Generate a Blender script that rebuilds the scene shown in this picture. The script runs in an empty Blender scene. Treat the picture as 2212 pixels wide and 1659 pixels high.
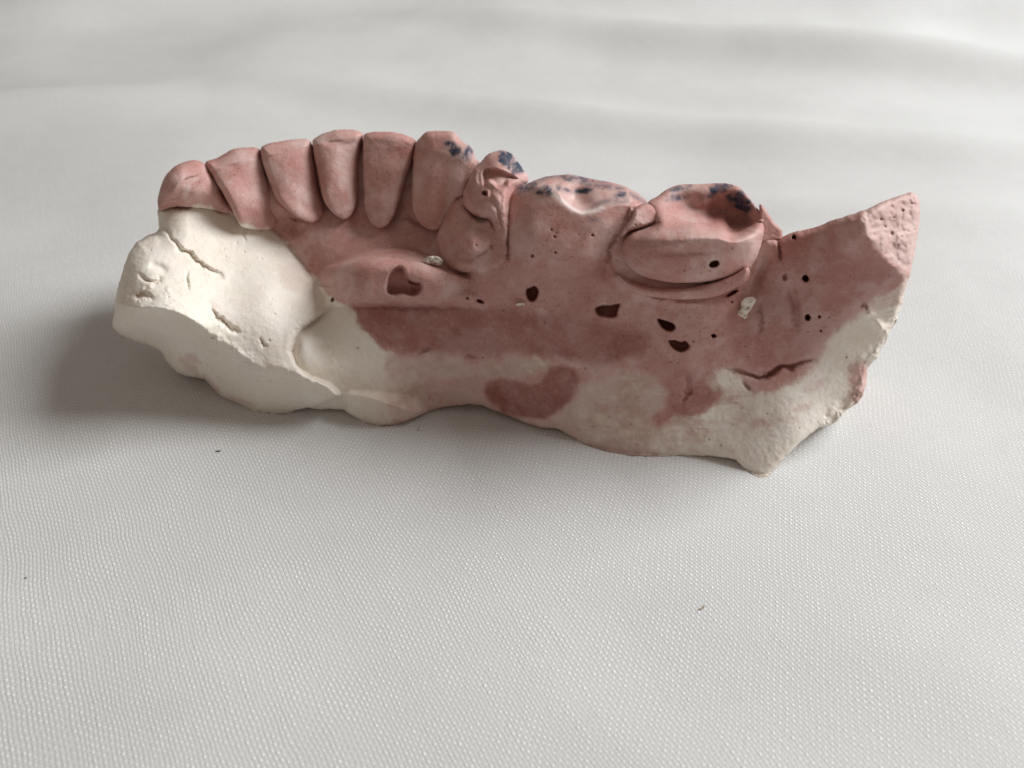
import bpy, math
import numpy as np
from mathutils import Vector

# ------------------------------------------------------------------ camera, world, lamps, exposure
SC = bpy.context.scene
COL = SC.collection
CH, CY, PITCH = 55.0, -69.4, math.radians(38.4)      # camera height and position in millimetres
MM = 0.001
cam = bpy.data.cameras.new('camera')
cam.sensor_width, cam.lens = 36.0, 28.08
cam.clip_start, cam.clip_end = 0.003, 5.0
camo = bpy.data.objects.new('camera', cam)
camo.location = (0, CY*MM, CH*MM)
camo.rotation_euler = (math.pi/2 - PITCH, 0, 0)
cam.dof.use_dof = True
cam.dof.focus_distance = 0.0735
cam.dof.aperture_fstop = 28.08/0.75
COL.objects.link(camo)
SC.camera = camo

w = bpy.data.worlds.new('World'); SC.world = w; w.use_nodes = True
bg = w.node_tree.nodes['Background']
bg.inputs[0].default_value = (1.0, 0.86, 0.74, 1)
bg.inputs[1].default_value = 0.215

def area(name, loc, target, size, size_y, power, color):
    l = bpy.data.lights.new(name, 'AREA'); l.shape = 'RECTANGLE'
    l.size, l.size_y, l.energy, l.color = size, size_y, power, color
    o = bpy.data.objects.new(name, l); o.location = loc
    o.rotation_euler = (Vector(target)-Vector(loc)).to_track_quat('-Z', 'Y').to_euler()
    COL.objects.link(o); return o
area('window_light', (0.45, 0.095, 0.385), (0, 0, 0), 0.30, 0.32, 4.55, (0.955, 0.985, 1.0))

vs = SC.view_settings
SC.display_settings.display_device = 'sRGB'
vs.view_transform = 'Standard'; vs.look = 'None'; vs.exposure = 0.13; vs.gamma = 1.0; vs.use_curve_mapping = False

# ------------------------------------------------------------------ numeric helpers
FP = 1725.0                                           # focal length in the units of the traced outlines
def world(px, py, Y):
    """a traced point seen in direction (px, py), standing on the plane y = Y  ->  millimetres"""
    u, v = (px-1106.0)/FP, (py-829.5)/FP
    dy = math.cos(PITCH) - v*math.sin(PITCH)
    dz = -math.sin(PITCH) - v*math.cos(PITCH)
    t = (Y-CY)/dy
    return np.stack([u*t, Y+0*t, CH+dz*t], -1)
def ground_y(py):
    v = (py-829.5)/FP
    return CY + CH*(math.cos(PITCH)-v*math.sin(PITCH))/(math.sin(PITCH)+v*math.cos(PITCH))

def hash3(i, j, k, seed):
    n = (i*374761393 + j*668265263 + k*2147483647 + seed*1274126177) & 0xFFFFFFFF
    n = ((n ^ (n >> 13))*1274126177) & 0xFFFFFFFF
    n = (n ^ (n >> 16)) & 0xFFFF
    return n.astype(np.float32)/32767.5 - 1.0
def noise(p, scale, seed=0, octaves=1, rough=0.5):
    out = np.zeros(p.shape[:-1], np.float32); amp = 1.0
    for o in range(octaves):
        q = p*(scale*2.0**o) + 1000.0
        f = np.floor(q); fr = (q-f).astype(np.float32); f = f.astype(np.int64)
        s = fr*fr*fr*(fr*(fr*6-15)+10)
        i, j, k = f[..., 0], f[..., 1], f[..., 2]
        r = 0
        for a in (0, 1):
            wx = s[..., 0] if a else 1-s[..., 0]
            for b in (0, 1):
                wy = s[..., 1] if b else 1-s[..., 1]
                for c in (0, 1):
                    wz = s[..., 2] if c else 1-s[..., 2]
                    r = r + wx*wy*wz*hash3(i+a, j+b, k+c, seed+17*o)
        out += amp*r; amp *= rough
    return out

def catmull(pts, n=5):
    P = np.array(pts, float); N = len(P); out = []
    for i in range(N):
        a, b, c, d = P[i-1], P[i], P[(i+1) % N], P[(i+2) % N]
        for t in np.arange(n)/n:
            out.append(0.5*((2*b)+(c-a)*t+(2*a-5*b+4*c-d)*t*t+(3*b-a-3*c+d)*t**3))
    return np.array(out)
def sdist(poly, X, Y):
    """signed distance to a closed outline, positive inside"""
    P = np.array(poly, float); Q = np.roll(P, -1, 0)
    d2 = np.full(X.shape, 1e12); ins = np.zeros(X.shape, bool)
    for (ax, ay), (bx, by) in zip(P, Q):
        ex, ey = bx-ax, by-ay; L = ex*ex+ey*ey
        if L < 1e-9: continue
        wx, wy = X-ax, Y-ay
        t = np.clip((wx*ex+wy*ey)/L, 0, 1)
        d2 = np.minimum(d2, (wx-t*ex)**2+(wy-t*ey)**2)
        if ay != by:
            c = (Y >= min(ay, by)) & (Y < max(ay, by))
            ins ^= c & (ax+(Y-ay)/(by-ay)*ex > X)
    d = np.sqrt(d2)
    return np.where(ins, d, -d)
def ldist(line, X, Y):
    """distance to an open line, and position along it 0..1"""
    P = np.array(line, float); d2 = np.full(X.shape, 1e12); tt = np.zeros(X.shape)
    L = np.hypot(*(P[1:]-P[:-1]).T); S = np.concatenate([[0], np.cumsum(L)])
    for i in range(len(P)-1):
        (ax, ay), (bx, by) = P[i], P[i+1]
        ex, ey = bx-ax, by-ay
        t = np.clip(((X-ax)*ex+(Y-ay)*ey)/(ex*ex+ey*ey), 0, 1)
        d = (X-ax-t*ex)**2+(Y-ay-t*ey)**2
        m = d < d2
        d2 = np.where(m, d, d2); tt = np.where(m, (S[i]+t*L[i])/S[-1], tt)
    return np.sqrt(d2), tt
def tps(ctrl, X, Y, reg=0.002):
    C = np.array(ctrl, float); p = C[:, :2]/400.0; n = len(p)
    U = lambda r2: np.where(r2 > 1e-12, r2*np.log(np.maximum(r2, 1e-12)), 0)
    K = U(((p[:, None]-p[None])**2).sum(-1)) + reg*np.eye(n)
    Pm = np.c_[np.ones(n), p]
    A = np.zeros((n+3, n+3)); A[:n, :n] = K; A[:n, n:] = Pm; A[n:, :n] = Pm.T
    s = np.linalg.solve(A, np.r_[C[:, 2], 0, 0, 0])
    x, y = X/400.0, Y/400.0
    out = s[n]+s[n+1]*x+s[n+2]*y
    for i in range(n):
        out = out + s[i]*U((x-p[i, 0])**2+(y-p[i, 1])**2)
    return out
def smin(a, b, k):
    h = np.clip(0.5+0.5*(b-a)/k, 0, 1)
    return b*(1-h)+a*h-k*h*(1-h)
def smax(a, b, k): return -smin(-a, -b, k)
def sstep(a, b, x):
    t = np.clip((x-a)/(b-a), 0, 1); return t*t*(3-2*t)
def prof(sd, r):
    e = 1-np.clip(sd/r, 0, 1)
    return np.sqrt(np.maximum(0, 1-e*e))
FAR = 60.0
def fall(sd, r, d):
    """rounded rim: 0 well inside, d at the outline, far away outside it"""
    return np.where(sd > 0, d*(1-prof(sd, r)), FAR)

# ------------------------------------------------------------------ sampling lattice over the cast
S = 2.0
GX = np.arange(224, 2012, S); GY = np.arange(262, 1050, S)
X, Y = np.meshgrid(GX, GY)
H, W = X.shape
P0 = np.stack([X*0.045, Y*0.045, 0*X], -1)            # a plain plane for wobbling outlines
wob = noise(P0, 0.6, 3, 3, 0.6)
wob2 = noise(P0, 1.6, 5, 3, 0.6)
XW = X + 6*noise(P0, 0.5, 11, 5, .62); YW = Y + 6*noise(P0, 0.5, 12, 5, .62)

# ------------------------------------------------------------------ traced outlines
OUT_R = [(1648,500),(1683,514),(1698,507),(1723,499),(1760,491),(1798,476),(1835,464),(1868,454),(1903,436),(1935,425),(1960,417),(1968,415),
 (1980,421),(1986,436),(1988,459),(1986,489),(1980,519),(1975,549),(1970,581),(1963,599),(1958,619),(1951,644),(1945,669),(1940,684),(1938,694),
 (1923,716),(1910,744),(1895,774),(1888,779),(1875,794),(1873,814),(1870,834),(1863,854),(1853,869),(1825,889),(1808,909),(1793,919),(1770,924),
 (1748,939),(1723,961),(1698,986),(1678,1009),(1658,1031),(1638,1031),(1623,1024),(1603,1009),(1590,994),(1573,989),(1535,985),(1498,984),
 (1452,985),(1402,987),(1365,985),(1315,977),(1277,966),(1247,951),(1222,936),(1202,925),(1177,925),(1149,919),(1116,906),(1079,891),(1041,875),
 (1011,873),(979,876),(941,883),(911,896),(881,908),(856,917),(826,922),(796,916),(769,903),(751,891),(744,886),(716,883),(691,885),(665,880),
 (640,886),(615,895),(580,893),(543,886),(505,868),(475,853),(463,843),(443,818),(405,813),(385,806),(358,778),(348,758),(330,748),(293,737),
 (260,723),(245,708),(243,696),(247,671),(251,640),(258,610),(268,576),(280,543),(295,523),(315,511),(338,501),(344,493),(340,458)]
OUT_TOP = [(350,425),(400,385),(460,370),(500,352),(600,334),(700,306),(775,298),(800,300),(900,314),(990,345),(1040,385),(1090,402),(1130,396),(1150,412),(1200,445),(1300,452),(1400,472),(1500,480),(1600,486)]
BODY = OUT_R + OUT_TOP
TEETH = {
 1: [(341,440),(342,423),(353,388),(370,366),(390,353),(415,346),(435,350),(446,358),(458,376),(472,400),(486,428),(503,457),(486,460),(465,454),(430,449),(380,446),(347,454)],
 2: [(444,355),(448,348),(468,342),(485,332),(505,322),(530,319),(553,319),(563,325),(568,346),(575,378),(587,408),(597,448),(600,478),(592,490),(575,496),(543,495),(520,488),(505,460),(490,433),(476,408),(462,386),(449,368)],
 3: [(563,326),(568,315),(590,308),(620,303),(650,300),(668,302),(675,316),(679,338),(682,366),(687,393),(693,428),(694,453),(690,468),(675,477),(660,474),(643,464),(623,450),(600,430),(587,405),(575,375),(566,348)],
 4: [(675,308),(680,299),(695,290),(724,281),(754,280),(774,283),(785,290),(781,305),(776,328),(774,353),(774,378),(772,408),(767,436),(757,460),(742,470),(724,458),(706,438),(695,413),(687,378),(679,340)],
 5: [(785,305),(788,290),(809,285),(846,285),(871,290),(892,299),(898,306),(896,328),(889,353),(879,378),(874,396),(868,415),(856,445),(843,472),(827,489),(811,484),(799,470),(790,443),(786,413),(784,378),(784,341)],
 6: [(897,312),(909,296),(921,285),(941,283),(966,283),(981,286),(990,295),(998,305),(1014,315),(1023,327),(1026,341),(1036,352),(1034,375),(1018,400),(1006,425),(985,445),(966,465),(952,488),(936,494),(916,486),(904,470),(894,449),(891,416),(891,378),(893,341)],
}

# ------------------------------------------------------------------ the cast body as depth layers (y in mm away from the viewer)
FFC = [(700,672,-0.4),(740,672,-1.6),(765,672,-2.4),(830,668,-2.7),(950,672,-3.4),(1050,668,-4.3),(650,735,-4.1),(690,750,-3.6),(720,720,-2.9),(720,800,-5.3),(660,800,-5.8),(645,770,-5.3),(600,640,5.0),(640,640,5.0),(560,700,2.0),(600,760,-2.0),
 (800,750,-4.0),(765,720,-3.3),(820,835,-5.6),(900,760,-4.6),(900,850,-5.0),(820,900,-6.0),(980,760,-5.0),(1000,860,-4.9),(1080,800,-5.6),(700,870,-5.2),(740,850,-5.3),
 (1000,600,-3.4),(1060,560,-3.0),(1000,480,2.8),(1060,440,2.2),(1060,500,-0.6),(1100,500,-2.6),(1150,500,-4.2),(1250,500,-4.6),(1330,520,-4.8),(1150,600,-5.0),(1250,620,-5.8),(1330,620,-6.2),
 (1120,455,-1.0),(1250,460,-4.0),(1380,470,-3.5),(1500,490,-3.0),(1600,500,-4.0),
 (1650,560,-6.0),(1660,620,-7.0),(1640,680,-8.2),(1700,560,-7.0),(1780,520,-8.5),(1850,500,-10.2),(1860,560,-9.7),(1950,590,-9.2),(1800,620,-8.9),(1720,700,-8.5),(1860,660,-8.9),
 (1800,740,-8.8),(1650,780,-9.2),(1740,800,-9.4),(1690,514,-5.6),(1780,490,-7.6),(1870,456,-9.6),(1960,420,-9.2),
 (1500,690,-8.9),(1400,700,-7.8),(1300,700,-7.0),(1400,640,-7.4),(1500,640,-8.2),(1400,800,-9.2),(1500,800,-9.8),(1300,800,-8.4),(1200,750,-7.2),(1200,680,-6.3),(1100,700,-5.4),(1200,850,-7.7),(1100,880,-6.6),
 (1250,930,-9.3),(1350,955,-10.7),(1400,900,-10.0),(1500,950,-11.3),(1590,880,-10.3),(1620,970,-12.7),(1700,900,-11.6),(1640,1025,-14.2),(1780,890,-10.4),(1850,840,-9.0),(1870,780,-8.6),(1930,690,-8.0)]
WBC = [(345,480,4.4),(400,470,6.4),(480,480,7.6),(560,510,7.6),(620,560,6.0),(660,620,3.2),(710,650,0.9),(640,700,-3.0),(670,672,-1.2),(560,700,-4.2),(468,726,-5.8),(410,686,-6.0),(350,663,-6.0),(320,660,-5.8),
 (280,560,-1.4),(300,530,1.0),(260,620,-4.0),(400,580,-0.2),(500,600,1.2),(580,640,-1.0),(550,793,-6.6),(605,801,-7.0),(630,770,-5.7),(668,822,-7.4)]
UFC = [(250,690,-3.6),(300,680,-5.2),(350,668,-6.1),(410,690,-6.1),(468,730,-5.9),(525,775,-6.2),(550,795,-6.4),(293,735,-1.2),(348,757,-1.9),(405,812,-1.9),(463,842,-2.7),(543,885,-4.4),(590,893,-4.9),
 (640,884,-5.3),(605,805,-6.6),(665,825,-7.2),(700,850,-6.9)]
AWC = [(560,470,9.0),(620,468,9.8),(700,450,10.3),(760,440,10.5),(850,450,9.8),(930,460,8.3),(640,420,11),(800,410,11.3),(612,452,8.4),(697,458,9.2),(777,445,9.5),(884,436,8.8),(735,480,8.3),(826,500,7.0),(1000,470,5.0),(640,520,7.4),(700,500,7.4),(780,500,7.6),(860,500,6.8),(930,520,4.6),(700,560,5.2),(780,545,4.9),(860,550,4.3),(930,565,2.6),(660,570,6.0),
 (800,380,11.8),(700,380,11.8),(600,400,11.0),(900,390,10.3),(1000,410,8.0),(500,420,9.8),(700,320,14.4),(800,315,14.2),(900,325,12.6),(600,340,13.4),(500,360,12.2),(1000,355,9.8),(420,400,11)]

sdB = sdist(BODY, X, Y)
sdB = sdB + 0.8*wob2
ff = tps(FFC, X, Y)
bfac = -10.4 + 0.0365*(X-1860) - 0.0207*(Y-490)
ffr = smax(ff, bfac + 0.25*wob, 0.35)
WB_R = [(335,440),(430,440),(520,470),(600,480),(640,520),(670,570),(700,610),(738,655),(715,668),(690,683),(655,708),(637,733),(629,760),(640,790),(668,815),(706,832),(728,853),(668,884),(640,892),(615,900),(540,895),(440,850),(380,815),(320,760),(230,720),(230,640),(270,500),(330,490)]
sdW = sdist(WB_R, X, Y)
wb = smax(tps(WBC, X, Y), tps(UFC, X, Y), 0.45)
wbs = wb + np.where(sdW > 0, 0.5*(1-prof(sdW+1, 10)), np.minimum(FAR, 0.5 - sdW*0.16))
aw = tps(AWC, X, Y)
LIP_R = [(705,645),(688,610),(694,580),(729,570),(766,561),(804,556),(841,556),(879,561),(909,567),(931,576),(958,586),(1000,600),(1060,612),(1120,622),(1150,640),(1110,655),(1060,660),(1000,659),(900,656),(830,655),(760,657),(730,662),(690,668)]
sdL = sdist(catmull(LIP_R, 3), X, Y)
lip = tps([(690,600,3.0),(760,600,-2.4),(830,600,-3.4),(900,605,-3.6),(960,615,-3.7),(1060,635,-4.4),(1130,640,-5.2),(700,650,0.6),(760,650,-3.2),(830,650,-3.7),(950,650,-4.0)], X, Y)
lips = lip + np.where(sdL > 0, np.where(Y < 620, fall(np.maximum(sdL, .01), 34, 2.6)*np.clip((950-X)/150+.3, 0.1, 1), fall(np.maximum(sdL, .01), 16, 0.3)), np.where(Y < 620, 2.6*np.clip((950-X)/150+.3, 0.1, 1), .3) - .22*sdL)
# the second bump below the premolar
BMP_R = [(989,426),(971,443),(964,461),(954,483),(945,503),(944,523),(949,543),(956,563),(968,580),(1000,590),(1050,585),(1090,565),(1098,520),(1098,470),(1060,440),(1020,425)]
sdP = sdist(catmull(BMP_R, 4), X, Y)
bmp = tps([(960,470,3.2),(960,520,0.6),(970,570,-1.6),(1010,560,-2.6),(1060,560,-3.4),(1090,520,-3.2),(1040,470,0.4),(1000,450,2.4),(1090,470,-1.6),(1010,510,-0.8)], X, Y)
bmps = bmp + fall(sdP, 26, 1.8)*np.where(X > 1030, 0.3, 1.0) 
bmps = np.where(sdP > 0, bmps, FAR)
# the small foot at the lower edge
NUB_R = [(765,836),(790,833),(830,842),(870,856),(905,868),(900,893),(870,908),(826,922),(796,916),(769,903),(751,891),(748,870),(752,850)]
sdN = sdist(catmull(NUB_R, 3), X, Y)
nub = smax(tps([(770,836,-4.3),(830,843,-4.7),(900,870,-5.8),(790,856,-7.0),(840,870,-7.3),(890,888,-7.2),(760,846,-5.6)], X, Y, 0.02),
           tps([(760,870,-6.2),(800,870,-7.0),(850,885,-7.4),(890,900,-7.2),(826,918,-7.1),(770,900,-6.3)], X, Y, 0.02), 0.1)
nubs = nub + np.where(sdN > 0, np.where(Y > 868, fall(np.maximum(sdN, .01), 6, 0.3), 0), -.10*sdN)

hand = np.maximum(sstep(980, 1045, X), sstep(600, 645, Y))          # the wall passes into the front face under the lip and the bump
body = aw*(1-hand) + ffr*hand
body = smin(body + 4*sstep(4, 60, sdW), wbs, 0.3)
lips = lips + .008*np.maximum(0, X-915)
body = smin(body, lips, 0.7)
body = smin(body, bmps, 0.3)
body = smin(body, nubs, 1.0)
# rounded silhouette
lw = (1-sstep(380, 500, X))*(1-sstep(640, 790, Y)); rw = sstep(1860, 1920, X); bw = sstep(800, 860, Y)*(1-rw)
rr = 20 + 50*lw - 6*rw - 8*bw
dd = 2.0 + 3.0*lw - 0.4*rw - 1.6*bw
body = body + np.where(sdB > 0, dd*(1-prof(sdB, rr)), dd)

# ------------------------------------------------------------------ carving: grooves, pores, dents (mm, positive goes in)
def groove(f, line, width, depth, taper=True):
    x0, y0 = np.min(line, 0)-4*width; x1, y1 = np.max(line, 0)+4*width
    j0, j1 = np.searchsorted(GX, [x0, x1]); i0, i1 = np.searchsorted(GY, [y0, y1])
    sl = (slice(i0, i1), slice(j0, j1))
    d, t = ldist(line, XW[sl] if width < 9 else X[sl], YW[sl] if width < 9 else Y[sl])
    k = np.sqrt(np.clip(np.sin(np.pi*np.clip(t*0.96+0.02, 0, 1)), 0, 1)) if taper else 1.0
    f[sl] += depth*k*np.exp(-(d/width)**2)
def pit(f, poly, depth, edge=3.5, rim=0.0):
    P = catmull(poly, 4); x0, y0 = P.min(0)-12; x1, y1 = P.max(0)+12
    j0, j1 = np.searchsorted(GX, [x0, x1]); i0, i1 = np.searchsorted(GY, [y0, y1])
    sl = (slice(i0, i1), slice(j0, j1))
    d = sdist(P, X[sl], Y[sl]) + 0.7*wob2[sl]
    f[sl] += depth*sstep(-0.8, edge, d) - rim*np.exp(-(d/4)**2)
def ell(cx, cy, rx, ry=None, rot=0, n=10, seed=None):
    ry = ry or rx; a = np.arange(n)*2*math.pi/n; c, s = math.cos(rot), math.sin(rot)
    rs = np.random.RandomState(int(cx*7+cy*13)); k = 1+0.12*rs.uniform(-1, 1, n)
    x, y = rx*np.cos(a)*k, ry*np.sin(a)*k
    return np.c_[cx+x*c-y*s, cy+x*s+y*c]
cut = np.zeros_like(X)
# white block: cracks and dents
groove(cut, [(360,494),(375,521),(390,541),(410,549),(430,566),(450,579),(485,600)], 5.0, 0.8)
groove(cut, [(405,588),(403,603),(409,624)], 3.0, 0.5)
groove(cut, [(453,668),(475,683),(488,701),(513,721)], 4.5, 0.6)
groove(cut, [(563,733),(580,748)], 2.5, 0.4)
groove(cut, [(340,449),(365,441),(395,441),(430,445)], 4.0, 0.5)
groove(cut, [(530,497),(528,512),(531,524)], 3.0, 0.2)
groove(cut, [(322,572),(345,578),(362,588)], 9.0, 0.45)
groove(cut, [(300,588),(312,603),(335,608),(354,600)], 3.5, 0.5)
groove(cut, [(296,640),(315,636),(330,640)], 7.0, 0.8)
groove(cut, [(738,655),(715,668),(690,683),(655,708),(637,733),(627,760)], 8.0, 0.35)
# lip and wall
pit(cut, [(834,612),(838,594),(850,579),(862,574),(873,579),(880,596),(893,605),(908,607),(914,618),(909,632),(896,640),(884,640),(868,637),(850,640),(836,634)], 1.0, 7)
groove(cut, [(878,590),(885,600),(897,605),(907,607)], 3.0, 0.5)
for e in (ell(1150,634,15,17),ell(1037,651,9,5,.35),ell(1010,644,4,3),ell(719,648,5,6),ell(1542,570,12,8,-.4),ell(1581,634,14,4,-.5),ell(1541,725,6,5),
          ell(1715,513,6,5),ell(1740,601,9,9),ell(1745,686,7,8),ell(1770,684,3,3),ell(1773,714,3,3),ell(1384,483,5,5),ell(1581,653,3,3)):
    pit(cut, e, 1.6, 5)
pit(cut, [(1285,665),(1300,658),(1322,657),(1340,655),(1336,672),(1332,685),(1310,686),(1290,681)], 1.5, 6)
pit(cut, [(1420,689),(1432,690),(1445,693),(1456,699),(1460,708),(1452,716),(1440,715),(1428,707)], 1.9, 5)
pit(cut, [(1442,735),(1452,733),(1470,736),(1482,735),(1491,748),(1480,759),(1466,760),(1450,750)], 1.5, 6)
pit(cut, ell(1695,598,7,10,.2), 0.5, 6)
groove(cut, [(1098,440),(1096,480),(1097,520),(1099,560)], 3.5, 0.7)
groove(cut, [(1683,516),(1687,535),(1690,556)], 4, 0.5)
groove(cut, [(1660,560),(1640,600),(1625,640)], 9, 0.6)
groove(cut, [(1706,620),(1716,650),(1722,690),(1725,706)], 9, 0.55)
groove(cut, [(1645,650),(1646,690),(1644,712)], 5, 0.4)
groove(cut, [(1865,650),(1876,668)], 5, 0.5)
groove(cut, [(1575,796),(1595,806),(1620,812),(1660,808),(1720,790),(1752,776)], 6, 0.8)
groove(cut, [(1599,828),(1622,845)], 5, 0.5)
groove(cut, [(1484,815),(1489,845),(1482,872)], 4, 0.4)
for (x, y, r) in ((925,762,9),(1018,774,9)):
    groove(cut, [(x-r*2,y+2),(x-r,y-8),(x+r,y-8),(x+r*1.8,y+1)], 4, 0.25)
    cut -= 0.22*np.exp(-(((X-x)/14)**2+((Y-y-2)/8)**2))
groove(cut, [(700,662),(760,661),(850,660),(950,664),(1060,664)], 7, 0.22)
# the voids in the bump under the premolar
groove(cut, [(1003,447),(1020,462),(1040,470),(1058,474),(1062,492)], 5, 0.9)
sdK = sdist(catmull([(1003,478),(1038,470),(1064,490),(1067,520),(1052,541),(1024,553),(1003,541),(992,512)], 4), X, Y) + 3*wob
cut += .55*np.exp(-(((X-988)/17)**2+((Y-530)/24)**2)) + .35*np.exp(-(((X-1010)/26)**2+((Y-558)/9)**2)) - .5*sstep(-3, 12, sdK)*(1-sstep(1015, 1070, X-.5*(Y-520)))
pit(cut, [(1000,528),(1012,540),(1028,548),(1046,541),(1056,530),(1052,546),(1032,556),(1010,551)], .4, 7)
cut += .13*np.exp(-(((X-1015)/55)**2+((Y-515)/60)**2))*noise(P0, .7, 77, 2, .5)
groove(cut, [(1060,524),(1068,528),(1073,519)], 3.5, 0.3)
groove(cut, [(979,434),(990,428),(1000,432)], 6, 0.8)
# crease between bump/canine and wall, gum notches
groove(cut, [(870,465),(895,480),(920,490),(945,493)], 5, 0.6)
groove(cut, [(1306,560),(1304,590),(1303,612)], 3, -0.35)
groove(cut, [(1310,572),(1330,600),(1360,622),(1412,643),(1470,655),(1540,655)], 7, -0.35)
groove(cut, [(1337,510),(1325,530),(1316,556)], 5, 0.6)
# lumps on the anterior wall
cut -= 0.35*np.exp(-(((X-623)/16)**2+((Y-462)/12)**2)) + 0.3*np.exp(-(((X-655)/14)**2+((Y-482)/8)**2))
groove(cut, [(632,468),(640,472),(650,474)], 3, 0.35)
pit(cut, ell(688,466,5,4), 0.6, 3)

BASE = world(X, Y, np.clip(body, -20, 40))
fine = noise(BASE, 0.55, 21, 3, 0.5)
micro = noise(BASE, 3.0, 31, 3, 0.6)

# ------------------------------------------------------------------ pigment masks: cream plaster, ink, chalky dust with painted highlights, deep red stone
def soft(poly, width, cm=0):
    P = np.array(poly, float) if cm == 0 else catmull(poly, cm)
    return sstep(-width, width, sdist(P, XW, YW))
white1 = [(200,420),(335,452),(380,443),(430,446),(480,454),(502,460),(520,489),(575,496),(600,506),(620,526),(643,553),(660,578),(680,601),(705,633),(728,655),(746,662),(766,676),(776,701),(796,723),(816,748),(850,765),(905,790),(950,850),(960,905),(900,960),(200,960)]
cream = soft(white1, 6)*(1-.62*sstep(785, 915, X + .25*(Y-800) + 10*wob)*sstep(735, 790, Y))
cream = np.maximum(cream, 0.36*soft([(800,740),(841,763),(930,772),(1020,778),(1110,775),(1180,772),(1200,790),(1160,810),(1060,815),(1040,850),(1070,890),(1160,925),(1100,960),(820,960)], 26))
cream = np.maximum(cream, 0.85*soft([(1120,785),(1150,772),(1185,782),(1180,802),(1140,806)], 8))
cream = np.maximum(cream, 0.55*soft([(1247,858),(1272,828),(1302,823),(1330,822),(1352,808),(1389,813),(1422,821),(1439,846),(1437,868),(1414,880),(1402,900),(1415,935),(1300,960),(1200,910)], 14))
low = [(1040,872),(1079,888),(1116,902),(1160,908),(1202,893),(1235,870),(1290,895),(1340,905),(1405,905),(1424,928),(1457,906),(1489,903),(1527,891),(1558,876),(1562,850),(1552,822),(1550,806),(1577,797),(1590,812),(1599,828),(1627,860),(1673,848),(1713,831),(1743,816),(1755,788),(1773,766),(1788,741),(1805,716),(1835,693),(1870,673),(1880,668),(1950,655),(1960,700),(1900,1060),(1000,1060)]
cream = np.maximum(cream, (0.36+0.58*sstep(1310, 1540, X))*soft(low, 10))
cream = np.maximum(cream, 0.65*soft([(1872,668),(1890,645),(1930,628),(1962,600),(1990,640),(1940,700)], 6))
cream = np.maximum(cream, 0.5*soft([(1520,815),(1545,812),(1555,830),(1540,842),(1520,828)], 8))
cream *= 1-0.75*soft([(1832,800),(1850,770),(1880,780),(1885,830),(1850,885),(1835,860)], 8)*1.0
for e, k in ((ell(420,770,16,10,.5),.5),(ell(450,830,30,9,.7),.6),(ell(410,790,26,10,.8),.4),(ell(520,868,30,7,.35),.4),(ell(640,600,40,30,.6),.22),(ell(462,655,10,7),.3),
             (ell(1640,912,22,9,.1),.5),(ell(1735,877,26,8,-.2),.5),(ell(1755,836,30,12,-.3),.45),(ell(1690,905,40,8,-.1),.2),(ell(1345,915,20,6),.5),(ell(1550,975,60,8),.22),(ell(860,790,30,18),.25)):
    cream *= 1-k*soft(e, 7)
PN = noise(BASE, .5, 81, 5, .68)
FILM = noise(BASE*np.array([.35, .35, 1.5]), .7, 89, 5, .66)
cream *= 1-.55*np.clip(.35+FILM, 0, 1)*soft([(1030,790),(1250,780),(1560,800),(1640,870),(1560,940),(1380,980),(1200,935),(1050,880)], 30)
cream = np.clip(cream + 0.26*PN*4*cream*(1-cream)*(X > 830), 0, 1)
deep = 0.85*soft([(1044,848),(1054,826),(1076,818),(1104,823),(1141,831),(1161,826),(1189,801),(1216,793),(1236,800),(1247,824),(1236,858),(1202,886),(1167,903),(1116,898),(1079,881),(1051,863)], 8)
deep = np.maximum(deep, 0.62*soft([(745,664),(900,660),(1060,668),(1180,680),(1290,690),(1400,720),(1400,770),(1300,790),(1200,770),(1000,768),(870,762),(816,748),(776,705)], 16))
deep = np.maximum(deep, 0.4*soft([(1660,520),(1850,500),(1950,600),(1860,660),(1740,790),(1600,800),(1600,700),(1640,600)], 25))
deep = np.maximum(deep, 0.55*soft([(1440,830),(1500,800),(1550,830),(1555,870),(1500,900),(1450,905)], 22)*np.clip(.9+.6*PN, .3, 1))
chalk_highlight = 0.30*sstep(-0.3, 1.1, noise(BASE, 0.35, 41, 4, 0.65))
CN = noise(BASE, 1.3, 43, 4, 0.75)
for e, k in ((ell(400,402,36,22,.5),.65),(ell(410,430,24,14),.3),(ell(1215,775,26,9,.4),.8),(ell(1250,795,24,6,.3),.7),(ell(1030,735,16,9,.2),.7),(ell(560,430,40,30),.25),(ell(650,380,26,50),.2),(ell(735,300,30,14),.5),
             (ell(1450,520,60,16,.1),.45),(ell(1630,520,22,34),.45),(ell(1240,430,44,10,.75),.9),(ell(1480,690,90,30,.15),.25),(ell(1530,735,40,22),.4),(ell(1700,860,70,16,-.25),.45),(ell(1700,920,70,14,-.3),.3),(ell(1040,390,10,22,-.4),.5),  # molar hollow edge and lobe top spots are painted highlights
             (ell(1112,388,22,10),.4),(ell(1690,828,34,8),.35),(ell(1715,770,24,8),.3),(ell(430,740,90,10,.6),.3),(ell(300,520,40,14,-.5),.4)):
    chalk_highlight = np.maximum(chalk_highlight, 0.8*k*soft(e, 16)*np.clip(0.5+0.6*CN, 0, 1))
ink = np.zeros_like(X)
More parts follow.
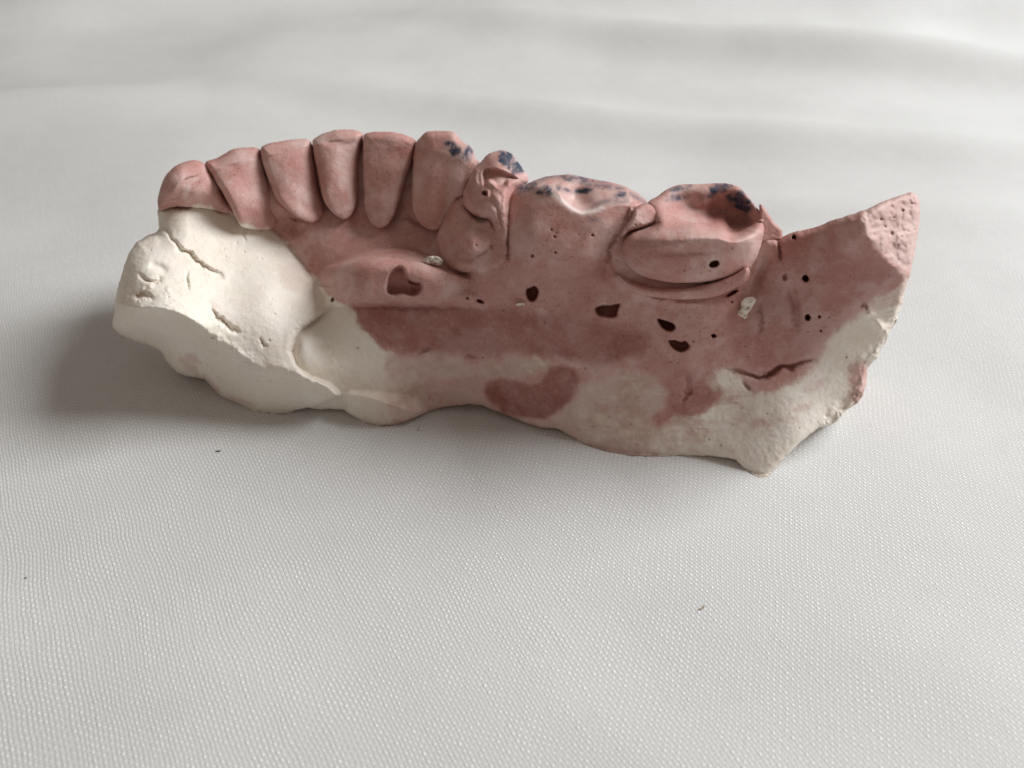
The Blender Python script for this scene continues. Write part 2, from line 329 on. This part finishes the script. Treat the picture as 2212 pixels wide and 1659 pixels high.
for e, k in ((ell(975,320,20,10,.75),1),(ell(1010,325,10,14),.7),(ell(1005,338,16,10,.4),.5),(ell(1092,344,24,18,.35),1.15),(ell(1116,362,18,14,.5),1),(ell(1180,414,17,9),.9),(ell(1262,407,22,7,-.3),.9),(ell(1222,412,16,6),.6),(ell(1338,424,14,8,-.5),.8),
             (ell(1140,402,34,9,-.35),.55),(ell(1230,384,80,6,.02),.55),(ell(1300,398,60,8,.2),.45),(ell(1320,440,40,6,-.1),.35),(ell(1283,472,12,5),.6),(ell(1375,430,20,6,.4),.4),(ell(1556,405,26,12,-.15),.85),(ell(1590,427,18,10,-.3),.95),(ell(1606,446,20,13,.2),1.1),(ell(1530,420,30,7,-.2),.5),
             (ell(1462,428,26,9,-.2),.6),(ell(1472,404,22,7,-.3),.55),(ell(1560,456,14,6,-.5),.3),(ell(1610,475,12,16),.3)):
    ink = np.maximum(ink, k*soft(e, 7))
ink = np.clip(1.25*ink*np.clip(1.0+0.6*noise(BASE, 1.6, 51, 3, 0.7), 0, 1.3), 0, 1)
T8TOP = [(1105,418),(1127,403),(1177,382),(1232,377),(1297,390),(1359,407),(1390,428),(1357,445),(1299,451),(1257,462),(1237,453),(1212,433),(1190,416),(1157,412),(1137,420)]
chalk_highlight = np.maximum(chalk_highlight, .38*soft(T8TOP, 4)*np.clip(.7+.5*CN, 0, 1))
chalk_highlight = np.maximum(chalk_highlight, .8*np.exp(-(ldist([(1187,412),(1212,432),(1237,452),(1257,460),(1280,456),(1300,449)], X, Y)[0]/7)**2))  # lit edge of the molar's hollow, painted as a pale band
chalk_highlight = np.maximum(chalk_highlight, .34*soft(ell(1470,516,95,20,.03), 28)*np.clip(.6+.7*CN, 0, 1))  # light on top of the swollen lobe, put into the colour
chalk_highlight = np.maximum(chalk_highlight, .38*soft([(1868,452),(1858,486),(1868,511),(1888,531),(1955,586),(1985,590),(2000,400),(1960,405)], 5))
deep = np.maximum(deep, .95*sstep(.5, 1.0, cut)*(cream < .5))  # deep red also follows carved depth in pits and grooves
deep = np.maximum(deep, .5*soft([(1450,445),(1540,430),(1600,440),(1618,470),(1612,500),(1540,490),(1490,470)], 14))
for (x, y, r) in ((1912,490,4),(1925,505,6),(1960,500,4),(1975,497,3.5),(1948,512,5),(1903,473,4),(1950,455,5),(1970,440,4),(1930,470,3),(1940,530,3.5),(1965,528,3)): pit(cut, ell(x, y, r*.9), 0.2+.05*(x % 4), 4)
chalk_highlight = chalk_highlight*(1-.6*np.clip(deep*1.3, 0, 1))
deep = deep*np.clip(1-.30*noise(BASE, .45, 85, 4, .65)-.05, .5, 1.1)
deep = np.maximum(deep, .55*soft([(850,755),(1000,770),(1190,775),(1440,800),(1450,900),(1380,975),(1240,945),(1100,900),(960,885),(890,890)], 34)*sstep(.15, .5, cream))
PIG = np.stack([cream, ink, chalk_highlight, deep], -1)

# ------------------------------------------------------------------ materials
def nodes(name):
    m = bpy.data.materials.new(name); m.use_nodes = True
    return m, m.node_tree.nodes, m.node_tree.links, m.node_tree.nodes['Principled BSDF']
def mixc(N, L, fac, a, b, mode='MIX'):
    n = N.new('ShaderNodeMix'); n.data_type = 'RGBA'; n.blend_type = mode
    for s, v in ((n.inputs[0], fac), (n.inputs[6], a), (n.inputs[7], b)):
        if hasattr(v, 'node'): L.new(v, s)
        elif isinstance(v, (int, float)): s.default_value = v
        else: s.default_value = (*v, 1)
    return n.outputs[2]
def noi(N, L, co, scale, detail=4, rough=.6):
    n = N.new('ShaderNodeTexNoise'); n.inputs['Scale'].default_value = scale; n.inputs['Detail'].default_value = detail; n.inputs['Roughness'].default_value = rough
    L.new(co, n.inputs['Vector']); return n.outputs['Fac']
def ramp(N, L, f, a, b, va=0.0, vb=1.0):
    n = N.new('ShaderNodeMapRange'); n.inputs[1].default_value = a; n.inputs[2].default_value = b; n.inputs[3].default_value = va; n.inputs[4].default_value = vb
    L.new(f, n.inputs[0]); return n.outputs[0]
def mul(N, L, a, b, op='MULTIPLY'):
    n = N.new('ShaderNodeMath'); n.operation = op
    for s, v in ((n.inputs[0], a), (n.inputs[1], b)):
        if hasattr(v, 'node'): L.new(v, s)
        else: s.default_value = v
    return n.outputs[0]

def stone_material():
    m, N, L, B = nodes('dental_stone')
    at = N.new('ShaderNodeAttribute'); at.attribute_name = 'pigment'
    sp = N.new('ShaderNodeSeparateColor'); L.new(at.outputs['Color'], sp.inputs[0])
    co = N.new('ShaderNodeTexCoord').outputs['Object']
    n1 = noi(N, L, co, 220, 5, .65); n2 = noi(N, L, co, 1500, 3, .6); n3 = noi(N, L, co, 5200, 2, .5)
    pink = mixc(N, L, ramp(N, L, n1, .35, .68), (.455,.215,.185), (.56,.335,.300))
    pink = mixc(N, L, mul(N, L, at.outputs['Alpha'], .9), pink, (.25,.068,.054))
    pink = mixc(N, L, ramp(N, L, n2, .56, .76, 0, .35), pink, (.60,.40,.35))
    pink = mixc(N, L, ramp(N, L, n3, .30, .40, .5, 0), pink, (.16,.06,.05))
    crm = mixc(N, L, ramp(N, L, n1, .35, .7), (.79,.715,.615), (.85,.80,.725))
    crm = mixc(N, L, ramp(N, L, n2, .60, .74, 0, .35), crm, (.60,.46,.34))
    crm = mixc(N, L, ramp(N, L, n3, .28, .36, .4, 0), crm, (.36,.27,.20))
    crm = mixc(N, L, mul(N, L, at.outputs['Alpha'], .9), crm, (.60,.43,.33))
    c = mixc(N, L, sp.outputs[0], pink, crm)
    c = mixc(N, L, sp.outputs[2], c, (.76,.655,.62))
    inkm = mul(N, L, sp.outputs[1], ramp(N, L, n2, .25, .52, .65, 1.0))
    c = mixc(N, L, inkm, c, mixc(N, L, n1, (.018,.022,.032), (.04,.062,.115)))
    L.new(c, B.inputs['Base Color'])
    B.inputs['Roughness'].default_value = .62
    B.inputs['Specular IOR Level'].default_value = .35
    bp = N.new('ShaderNodeBump'); bp.inputs['Strength'].default_value = .32; bp.inputs['Distance'].default_value = .00011
    hh = mul(N, L, mul(N, L, n2, .7), mul(N, L, n3, .45), 'ADD')
    L.new(hh, bp.inputs['Height']); L.new(bp.outputs[0], B.inputs['Normal'])
    return m
STONE = stone_material()

def cloth_material():
    m, N, L, B = nodes('woven_cotton')
    co = N.new('ShaderNodeTexCoord').outputs['Object']
    warp = N.new('ShaderNodeTexNoise'); warp.inputs['Scale'].default_value = 420; warp.inputs['Detail'].default_value = 2; L.new(co, warp.inputs['Vector'])
    va = N.new('ShaderNodeVectorMath'); va.operation = 'MULTIPLY_ADD'; L.new(warp.outputs['Color'], va.inputs[0]); va.inputs[1].default_value = (.0004,.0004,0); v2 = N.new('ShaderNodeTexNoise'); v2.inputs['Scale'].default_value = 55; v2.inputs['Detail'].default_value = 1; L.new(co, v2.inputs['Vector'])
    vb = N.new('ShaderNodeVectorMath'); vb.operation = 'MULTIPLY_ADD'; L.new(v2.outputs['Color'], vb.inputs[0]); vb.inputs[1].default_value = (.0022,.0022,0); L.new(co, vb.inputs[2]); L.new(vb.outputs[0], va.inputs[2])
    mp = N.new('ShaderNodeMapping'); mp.inputs['Rotation'].default_value = (0, 0, math.radians(-30)); mp.inputs['Scale'].default_value = (1/.00032, 1/.00032, 1)
    L.new(va.outputs[0], mp.inputs['Vector'])
    sx = N.new('ShaderNodeSeparateXYZ'); L.new(mp.outputs[0], sx.inputs[0])
    cu = mul(N, L, mul(N, L, sx.outputs[0], math.pi), 0, 'COSINE'); cv = mul(N, L, mul(N, L, sx.outputs[1], math.pi), 0, 'COSINE')
    c = mul(N, L, cu, cv)
    up = ramp(N, L, c, .12, .72)
    dn = ramp(N, L, mul(N, L, c, -1), .0, 1, 0, .4)
    irr = noi(N, L, co, 2600, 2, .6); big = noi(N, L, co, 60, 3, .5)
    ms = N.new('ShaderNodeMapping'); ms.inputs['Scale'].default_value = (.8, .04, 1); L.new(mp.outputs[0], ms.inputs['Vector'])
    thr = noi(N, L, ms.outputs[0], 1.0, 2, .6)
    dots = mul(N, L, mul(N, L, up, ramp(N, L, irr, .3, .7, .35, 1.0)), ramp(N, L, thr, .3, .65, .25, 1.1))
    h = mul(N, L, mul(N, L, dots, dn, 'ADD'), mul(N, L, irr, .3), 'ADD')
    base = mixc(N, L, ramp(N, L, big, .3, .7), (.575,.570,.560), (.615,.610,.600))
    colr = mixc(N, L, mul(N, L, mul(N, L, dots, .82), ramp(N, L, noi(N, L, co, 330, 3, .6), .3, .7, .45, 1.0)), base, (.95,.95,.945))  # sheen of the raised threads painted into the base colour as pale dots
    L.new(colr, B.inputs['Base Color'])
    B.inputs['Roughness'].default_value = .75; B.inputs['Specular IOR Level'].default_value = .25
    B.inputs['Sheen Weight'].default_value = .1
    bp = N.new('ShaderNodeBump'); bp.inputs['Strength'].default_value = .6; bp.inputs['Distance'].default_value = .00011
    L.new(h, bp.inputs['Height']); L.new(bp.outputs[0], B.inputs['Normal'])
    return m
CLOTH = cloth_material()

# ------------------------------------------------------------------ mesh building
def add_mesh(name, verts, quads, mat, parent=None, pig=None, smooth=True):
    me = bpy.data.meshes.new(name)
    v = np.asarray(verts, np.float32)*MM; q = np.asarray(quads, np.int32)
    me.vertices.add(len(v)); me.vertices.foreach_set('co', v.ravel())
    me.loops.add(q.size); me.loops.foreach_set('vertex_index', q.ravel())
    me.polygons.add(len(q)); me.polygons.foreach_set('loop_start', np.arange(len(q), dtype=np.int32)*q.shape[1])
    me.update(calc_edges=True)
    if smooth: me.polygons.foreach_set('use_smooth', np.ones(len(q), bool))
    if pig is not None:
        a = me.attributes.new('pigment', 'FLOAT_COLOR', 'POINT'); a.data.foreach_set('color', np.asarray(pig, np.float32).ravel())
    me.materials.append(mat); me.validate()
    o = bpy.data.objects.new(name, me); COL.objects.link(o)
    if parent: o.parent = parent
    return o

def shell(sd, yf, yb, split=None):
    """closed skin: front sheet, back sheet, sharing the rim that is snapped onto the outline sd = 0"""
    ins = sd > 0
    gy_, gx_ = np.gradient(sd, S)
    g2 = np.maximum(gx_**2+gy_**2, .3)
    near = sd < S*0.75
    use = sd > -S*1.1
    cell = use[:-1, :-1] & use[1:, :-1] & use[:-1, 1:] & use[1:, 1:]
    anyin = ins[:-1, :-1] | ins[1:, :-1] | ins[:-1, 1:] | ins[1:, 1:]
    cell &= anyin
    px = np.where(near, X - sd*gx_/g2, X); py = np.where(near, Y - sd*gy_/g2, Y)
    keep = np.zeros((H, W), bool)
    for a in (0, 1):
        for b in (0, 1): keep[a:H-1+a, b:W-1+b] |= cell
    cnt = np.zeros((H, W), int)
    for a in (0, 1):
        for b in (0, 1): cnt[a:H-1+a, b:W-1+b] += cell
    rim = keep & (cnt < 4)
    idx = -np.ones((H, W), np.int64); n = keep.sum(); idx[keep] = np.arange(n)
    lim = ground_y(py) - 0.02
    yf = np.minimum(yf, lim); yb = np.minimum(np.maximum(yb, yf+0.02), np.maximum(lim, yf))
    bidx = idx.copy(); nb = (keep & ~rim); bidx[nb] = n + np.arange(nb.sum())
    vf = world(px[keep], py[keep], yf[keep]); vb = world(px[nb], py[nb], yb[nb])
    ci, cj = np.nonzero(cell)
    F = np.stack([idx[ci, cj], idx[ci+1, cj], idx[ci+1, cj+1], idx[ci, cj+1]], -1)
    Bq = np.stack([bidx[ci, cj], bidx[ci, cj+1], bidx[ci+1, cj+1], bidx[ci+1, cj]], -1)
    V = np.concatenate([vf, vb]); PG = np.concatenate([PIG[keep], PIG[nb]])
    return V, F, Bq, PG, (ci, cj)
def compact(V, Q, PG):
    u, inv = np.unique(Q.ravel(), return_inverse=True)
    return V[u], inv.reshape(Q.shape), PG[u]

cast = bpy.data.objects.new('dental_cast', None); COL.objects.link(cast)
cast.empty_display_size = .01
cast['label'] = 'broken pink and cream plaster dental cast with teeth, on the white cloth'
cast['category'] = 'dental cast'

rough = np.where(cream > .5, 1.0, .55)
detail = 0.036*fine + 0.016*micro
STR = noise(BASE*np.array([.35, .35, 3.2]), 1.0, 91, 3, .6)
ufm = sstep(-.2, .4, tps(UFC, X, Y)-tps(WBC, X, Y))*sstep(0, 20, sdW)
detail = detail + .05*STR*ufm + .10*noise(BASE, .22, 93, 2, .5)
rs = np.random.RandomState(4)
for n_, box, dep in ((34, (300, 640, 500, 800), .22), (14, (1250, 1800, 850, 980), .2), (60, (700, 1850, 480, 800), .25)):
    for q_ in range(n_):
        pit(detail, ell(rs.uniform(box[0], box[1]), rs.uniform(box[2], box[3]), rs.uniform(1.3, 3.0), rs.uniform(1.2, 2.4), rs.uniform(0, 3)), dep, 3)
edge_r = np.exp(-((tps(WBC, X, Y)-tps(UFC, X, Y))/1.0)**2)*(sdW > 0)
detail = detail + 0.10*edge_r*noise(BASE, .9, 83, 4, .65)
bfm = sstep(-.3, .3, bfac-ff)*(X > 1800)
detail = detail + bfm*(0.10*noise(BASE, 0.9, 61, 3, .6) + 0.10*sstep(.3, .8, noise(BASE, 2.0, 63, 1)))
rimR = (X > 1780)*(Y > 640)*np.exp(-(np.maximum(sdB, 0)/22)**2)
detail = detail + 0.45*rimR*.55*noise(BASE, 1.0, 65, 3, .7)
crk = np.exp(-(ldist([(1872,668),(1890,690),(1908,712),(1925,730)], X, Y)[0]/9)**2)
detail = detail - crk*(.25+.3*noise(BASE, 1.0, 68, 2, .6))
lumps = np.exp(-(((X-330)/60)**2+((Y-640)/26)**2))
detail = detail - 0.35*lumps*np.maximum(0, noise(BASE, .8, 67, 3, .7))
yb_body = body + 11*prof(sdB, 90) + 0.3
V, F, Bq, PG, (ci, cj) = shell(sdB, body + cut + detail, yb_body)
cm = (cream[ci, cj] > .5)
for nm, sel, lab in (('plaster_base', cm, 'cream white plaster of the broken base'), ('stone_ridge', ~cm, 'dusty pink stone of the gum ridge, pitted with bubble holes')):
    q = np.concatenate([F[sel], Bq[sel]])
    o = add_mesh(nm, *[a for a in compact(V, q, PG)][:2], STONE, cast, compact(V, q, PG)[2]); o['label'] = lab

# anterior teeth
TY = {1: [(342,440,6.2),(430,440,7.2),(480,440,8.2),(415,346,9.2),(390,400,6.6),(450,390,8.4)],
      2: [(448,350,9.6),(560,325,11.8),(510,400,8.2),(570,400,9.8),(545,490,6.8),(592,480,8.0),(500,340,10.4),(500,450,6.2)],
      3: [(568,320,11.2),(670,305,12.9),(620,340,10.9),(630,400,9.2),(590,400,8.6),(680,400,10.4),(688,460,8.8),(640,455,7.6)],
      4: [(680,305,12.3),(775,290,13.0),(725,330,11.4),(730,400,9.6),(765,400,10.4),(745,460,8.2)],
      5: [(790,295,12.0),(890,303,11.0),(835,330,10.8),(830,400,9.0),(826,480,7.0)],
      6: [(905,300,10.6),(985,292,9.4),(1025,335,7.0),(945,340,8.4),(945,400,6.6),(935,485,4.6),(1000,400,5.6)]}
LAB = {1: 'pale pink tooth at the end of the row, its neck broken off in cream plaster', 6: 'pointed tooth with blue marks on its chipped tip'}
for k, poly in TEETH.items():
    sd = sdist(catmull(poly, 4), X, Y) + .35*wob2
    tb, bb = min(p[1] for p in poly), max(p[1] for p in poly)
    if k > 2: sd = sd + 4*sstep(.55, .95, (Y-tb)/(bb-tb))
    yc = tps(TY[k], X, Y, .01)
    pr = .5*prof(sd, 15) + .5*prof(sd, 46)
    tb, bb = min(p[1] for p in poly), max(p[1] for p in poly)
    top = np.exp(-np.maximum(0, Y-min(p[1] for p in poly))/14.0)
    nk = sstep(0.55, 1.0, (Y-tb)/(bb-tb))
    f = yc + 1.8*(1-pr)*(1-.75*nk) + .22*noise(BASE, .28, 87+k, 2, .5) - 0.45 - (0.15 if k > 2 else -0.5)*nk + 0.8*detail
    V, F, Bq, PG, _ = shell(sd, f, yc + 1.9 + 3.8*pr)
    q = np.concatenate([F, Bq]); V, q, PG = compact(V, q, PG)
    o = add_mesh('tooth', V, q, STONE, cast, PG)
    if k in LAB: o['label'] = LAB[k]

# premolar
T7 = [(1021,371),(1036,353),(1051,336),(1066,328),(1084,325),(1104,332),(1119,350),(1130,366),(1140,381),(1140,395),(1124,404),(1108,425),(1102,440),(1100,470),(1098,520),(1090,545),(1076,530),(1066,500),(1058,476),(1034,470),(1014,457),(1001,439),(1001,416),(1011,393)]
sd = sdist(catmull(T7, 4), X, Y) + .35*wob2
yc = tps([(1084,328,5.6),(1050,350,4.6),(1110,350,4.6),(1060,390,1.6),(1110,400,1.6),(1020,430,1.4),(1050,440,-0.2),(1090,450,-1.2),(1090,520,-3.2),(1135,390,3.4),(1075,360,3.0)], X, Y, .004)
c7 = np.zeros_like(X)
pit(c7, [(1041,371),(1062,363),(1092,370),(1121,385),(1110,391),(1099,392),(1095,401),(1085,407),(1072,405),(1064,397),(1056,391),(1051,401),(1043,402)], .95, 8)
pit(c7, ell(1047,418,6.5,7), .9, 5, .25)
groove(c7, [(1035,364),(1031,380),(1034,398)], 5, -.4)
groove(c7, [(1058,394),(1062,404),(1072,411)], 4, -.25)
groove(c7, [(1096,406),(1104,400),(1112,394)], 4, -.25)
c7 += .07*noise(P0, .8, 78, 2, .5)
groove(c7, [(1066,420),(1070,434),(1066,446)], 4, -.25)
groove(c7, [(1066,436),(1074,470),(1082,520)], 5, .3)
groove(c7, [(1088,420),(1090,470),(1092,520)], 5, -.2)
f = yc + 1.8*(1-prof(sd, 24)) + c7 + .6*detail
V, F, Bq, PG, _ = shell(sd, f, yc + 1.8 + 5*prof(sd, 40))
V, q, PG = compact(V, np.concatenate([F, Bq]), PG)
o = add_mesh('tooth', V, q, STONE, cast, PG); o['label'] = 'small bubbly tooth with a dark blue tip'

# first molar
T8 = [(1097,440),(1104,420),(1113,410),(1127,403),(1149,392),(1177,382),(1207,378),(1232,377),(1262,383),(1297,390),(1337,398),(1359,407),(1382,420),(1399,438),(1400,455),(1385,470),(1357,485),(1338,510),(1320,533),(1310,570),(1290,600),(1240,612),(1180,612),(1120,600),(1098,560),(1096,500)]
sd = sdist(catmull(T8, 4), X, Y) + .35*wob2
wall = ff - 0.75*sstep(0, 60, sd) + 0.12
occ = tps([(1112,418,0.4),(1137,420,-1.0),(1157,412,-1.6),(1180,412,-2.6),(1200,420,-3.6),(1237,453,-4.6),(1257,462,-4.8),(1299,450,-4.9),(1357,445,-4.6),(1150,394,2.0),(1232,379,2.6),(1300,392,2.2),(1360,409,0.6),(1390,432,-1.0),(1240,428,0.2),(1260,408,1.5),(1240,397,1.9),(1262,440,-1.8),(1320,420,-1.2),(1200,400,0.4),(1170,402,-.2),(1280,430,-1.8),(1370,470,-4.4)], X, Y, .0005)
c8 = np.zeros_like(X)
c8 -= .35*np.exp(-(((X-1178)/22)**2+((Y-413)/9)**2)) + .3*np.exp(-(((X-1340)/24)**2+((Y-428)/10)**2)) + .25*np.exp(-(((X-1262)/26)**2+((Y-404)/8)**2))
groove(c8, [(1215,425),(1245,440),(1275,440),(1310,430)], 12, .5)
groove(c8, [(1364,452),(1362,470),(1358,482)], 3, -.4)
for (x, y, r) in ((1191,496,3),(1198,511,3),(1200,545,3),(1280,508,3),(1150,552,4)): pit(c8, ell(x, y, r), .5, 3)
f = smax(wall, occ, .28) + fall(np.maximum(sd, .001), 14, 1.0)*(Y < 560)*np.where((X > 1110), 1, .5) + c8 + .5*detail
V, F, Bq, PG, _ = shell(sd, f, np.maximum(f, occ) + .3 + 6*prof(sd, 50))
V, q, PG = compact(V, np.concatenate([F, Bq]), PG)
o = add_mesh('tooth', V, q, STONE, cast, PG); o['label'] = 'broad molar with blue specks round its worn hollow top'

# chip between the molars
CH_R = [(1364,470),(1370,452),(1385,441),(1400,440),(1418,452),(1427,463),(1431,476),(1415,484),(1385,492),(1360,500),(1345,512),(1340,505),(1352,488)]
sd = sdist(catmull(CH_R, 3), X, Y)
yc = tps([(1370,455,-4.6),(1400,442,-3.4),(1430,475,-5.0),(1385,470,-5.0),(1350,500,-5.6)], X, Y, .01)
V, F, Bq, PG, _ = shell(sd, yc + .8*(1-prof(sd, 9)) + detail, yc + .8 + 3*prof(sd, 20))
V, q, PG = compact(V, np.concatenate([F, Bq]), PG)
add_mesh('stone_chip', V, q, STONE, cast, PG)

# second molar: crown with hollow top, swollen lobe, lip below
T9 = [(1399,440),(1419,425),(1442,408),(1467,399),(1499,398),(1537,396),(1567,396),(1593,403),(1608,415),(1620,430),(1632,445),(1646,465),(1651,494),(1646,519),(1638,549),(1628,569),(1612,590),(1560,606),(1480,612),(1420,606),(1375,590),(1352,565),(1343,536),(1352,511),(1369,498),(1399,489),(1415,475)]
sd = sdist(catmull(T9, 4), X, Y) + .35*wob2
wallc = tps([(1350,536,-7.4),(1400,520,-9.2),(1480,530,-10.0),(1560,530,-9.9),(1620,520,-8.6),(1400,570,-9.2),(1480,580,-9.9),(1560,575,-9.5),(1612,570,-8.4),(1640,500,-7.4),(1450,495,-9.4),(1530,500,-9.8),(1600,500,-9.2)], X, Y, .004)
occ = tps([(1405,440,-3.0),(1442,410,-1.4),(1500,400,-0.6),(1567,398,-0.8),(1600,412,-1.6),(1630,445,-3.6),(1648,490,-6.6),(1430,470,-5.6),(1460,440,-1.8),(1520,440,-1.4),(1570,440,-0.9),(1605,455,-1.6),(1500,465,-2.2),(1480,455,-2.0),(1530,480,-3.2),(1540,465,-1.0),(1590,470,-1.4),(1530,498,-7.8),(1560,470,-1.8),(1600,485,-2.2),(1580,496,-3.6),(1440,495,-8.0),(1500,490,-7.4),(1560,506,-8.6),(1610,507,-8.0),(1380,505,-7.4),(1400,490,-6.8)], X, Y, .0005)
f = smax(wallc, occ, 1.7+2.5*(1-sstep(1440, 1570, X))) + 2.2*(1-prof(sd, 22))*np.where(Y < 480, .45, 1)
c9 = np.zeros_like(X)
pit(c9, ell(1542,570,12,8,-.4), 1.6, 5)
c9 -= .3*np.exp(-(((X-1450)/60)**2+((Y-516)/12)**2)) - .25*np.exp(-(((X-1480)/80)**2+((Y-545)/9)**2))
groove(c9, [(1540,490),(1580,505),(1625,505)], 4, .25)
f = f + c9 + .8*detail + .16*noise(BASE, .3, 79, 2, .5)
V, F, Bq, PG, _ = shell(sd, f, np.maximum(f, occ) + .3 + 6*prof(sd, 60))
V, q, PG = compact(V, np.concatenate([F, Bq]), PG)
o = add_mesh('tooth', V, q, STONE, cast, PG); o['label'] = 'last molar with a smooth swollen lobe and dark ink spots on its rim'

LP_R = [(1330,590),(1360,606),(1400,618),(1440,622),(1490,620),(1540,610),(1580,594),(1605,580),(1616,578),(1620,590),(1612,608),(1590,622),(1548,640),(1490,650),(1420,646),(1360,630)]
sd = sdist(catmull(LP_R, 4), X, Y) + .5*wob2
yc = tps([(1340,600,-6.8),(1400,625,-8.0),(1480,632,-8.8),(1560,618,-9.2),(1610,590,-9.0),(1500,648,-8.8)], X, Y, .01)
V, F, Bq, PG, _ = shell(sd, yc + 1.0*(1-prof(sd, 12)) + detail, yc + 1.2 + 2*prof(sd, 20))
V, q, PG = compact(V, np.concatenate([F, Bq]), PG)
add_mesh('stone_lip', V, q, STONE, cast, PG)

# flange behind the last molar
FL_R = [(1640,442),(1646,441),(1657,458),(1670,478),(1690,498),(1690,520),(1640,525)]
sd = sdist(FL_R, X, Y)
yc = tps([(1645,445,-4.4),(1690,500,-4.6),(1650,520,-5.2)], X, Y, .01)
V, F, Bq, PG, _ = shell(sd, yc + .5*(1-prof(sd, 6)) + detail, yc + .6 + 3*prof(sd, 20))
V, q, PG = compact(V, np.concatenate([F, Bq]), PG)
add_mesh('stone_flange', V, q, STONE, cast, PG)

# stuck flakes of cream plaster
def flake(poly, y, th=.5):
    sd = sdist(catmull(poly, 3), X, Y) + .6*wob2
    yc = tps(y, X, Y, .01) if isinstance(y, list) else y + 0*X
    f = yc + th*(1-prof(sd, 7)) + .2*micro
    V, F, Bq, PG, _ = shell(sd, f, yc + th + .8*prof(sd, 10))
    V, q, PG = compact(V, np.concatenate([F, Bq]), PG); PG = PG.copy(); PG[:, 0] = .85; PG[:, 1] = 0; PG[:, 2] *= .3; PG[:, 3] = 0
    return add_mesh('plaster_flake', V, q, STONE, cast, PG)
flake([(909,566),(921,556),(934,553),(950,556),(957,565),(950,575),(930,572)], -1.6)
flake([(1601,650),(1612,643),(1626,642),(1634,648),(1626,662),(1617,676),(1612,689),(1600,686),(1590,678),(1600,666)], -8.6)
flake([(1112,657),(1122,654),(1133,655),(1132,659),(1116,660)], -5.6, .25)

# ------------------------------------------------------------------ the cloth
xs = np.concatenate([np.linspace(-420,-120,60,endpoint=False), np.linspace(-120,120,160,endpoint=False), np.linspace(120,420,61)])
ys = np.concatenate([np.linspace(-110,40,80,endpoint=False), np.linspace(40,520,260)])
CX, CYY = np.meshgrid(xs, ys)
def fold(a, b, w_, h_):
    d, t = ldist([a, b], CX, CYY); return h_*np.exp(-(d/w_)**2)*np.sin(np.pi*np.clip(t*.9+.05, 0, 1))
Pc = np.stack([CX*.01, CYY*.01, 0*CX], -1)
far = sstep(20, 60, CYY)
Z = far*(1.2*noise(Pc, 1.2, 71, 2))
Z += fold((-20,150),(200,70),9,2.6)+fold((-60,105),(120,55),8,1.6)+fold((40,170),(260,120),12,3.5)+fold((-160,60),(-60,90),10,1.8)+fold((-180,110),(-20,200),14,3.0)+fold((-30,60),(90,35),6,0.7)
Z *= 2.4*sstep(14, 40, CYY)
near_cast = sstep(12, 24, np.hypot(np.maximum(np.abs(CX+2)-38, 0), np.maximum(np.abs(CYY)-14, 0)))
Z += near_cast*(0.45*noise(Pc, 3.2, 73, 2) + fold((-70,-26),(30,-48),7,.35) + fold((10,-20),(60,-50),6,.3) + fold((-75,-10),(-40,-55),6,.25))
CV = np.stack([CX, CYY, Z], -1).reshape(-1, 3)
hh, ww = CX.shape; ii = np.arange(hh*ww).reshape(hh, ww)
CQ = np.stack([ii[:-1, :-1], ii[:-1, 1:], ii[1:, 1:], ii[1:, :-1]], -1).reshape(-1, 4)
cl = add_mesh('cloth', CV, CQ, CLOTH)
cl['label'] = 'plain white woven cotton cloth spread flat under the dental cast'; cl['category'] = 'cloth'

# ------------------------------------------------------------------ specks lying on the cloth
def plain(name, c, r=.8):
    m, N, L, B = nodes(name)
    co = N.new('ShaderNodeTexCoord').outputs['Object']
    L.new(mixc(N, L, noi(N, L, co, 4000), [k*.7 for k in c], c), B.inputs['Base Color']); B.inputs['Roughness'].default_value = r
    return m
DARK, TAN, PALE = plain('dark_fibre', (.05,.045,.05)), plain('tan_fibre', (.45,.33,.20)), plain('plaster_crumb', (.75,.70,.64))
def speck(name, px, py, length, radius, ang, mat, label, cat, bend=.2):
    g = world(np.array(px, float), np.array(py, float), ground_y(np.array(py, float)))
    n, m_ = 9, 7; vs_, qs = [], []
    for i in range(n):
        t = i/(n-1)*2-1; r = radius*(1-.75*t*t)*(1+.25*math.sin(5*i+px))
        cx, cy = t*length/2, bend*length*(t*t-.4)
        for k in range(m_):
            a = 2*math.pi*k/m_
            vs_.append((cx, cy+r*math.cos(a), radius*.9+r*math.sin(a)))
    for i in range(n-1):
        for k in range(m_): qs.append((i*m_+k, i*m_+(k+1) % m_, (i+1)*m_+(k+1) % m_, (i+1)*m_+k))
    v = np.array(vs_); c, s = math.cos(ang), math.sin(ang)
    v = np.c_[v[:, 0]*c-v[:, 1]*s, v[:, 0]*s+v[:, 1]*c, v[:, 2]]
    o = add_mesh(name, v, qs, mat); o.location = (g[0]*MM, g[1]*MM, 0)
    o['label'] = label; o['category'] = cat
speck('lint_fibre', 472, 975, .55, .07, .15, DARK, 'tiny dark fibre on the cloth below the left end of the cast', 'lint')
speck('straw_fibre', 1517, 1313, .75, .06, .6, TAN, 'tiny tan fibre on the cloth in front of the cast', 'lint')
speck('lint_speck', 56, 1249, .25, .06, .1, DARK, 'small dark speck on the cloth at the lower left', 'lint')
speck('plaster_crumb', 908, 926, .7, .16, 1.3, PALE, 'white plaster crumb on the cloth beside the cast foot', 'crumb')
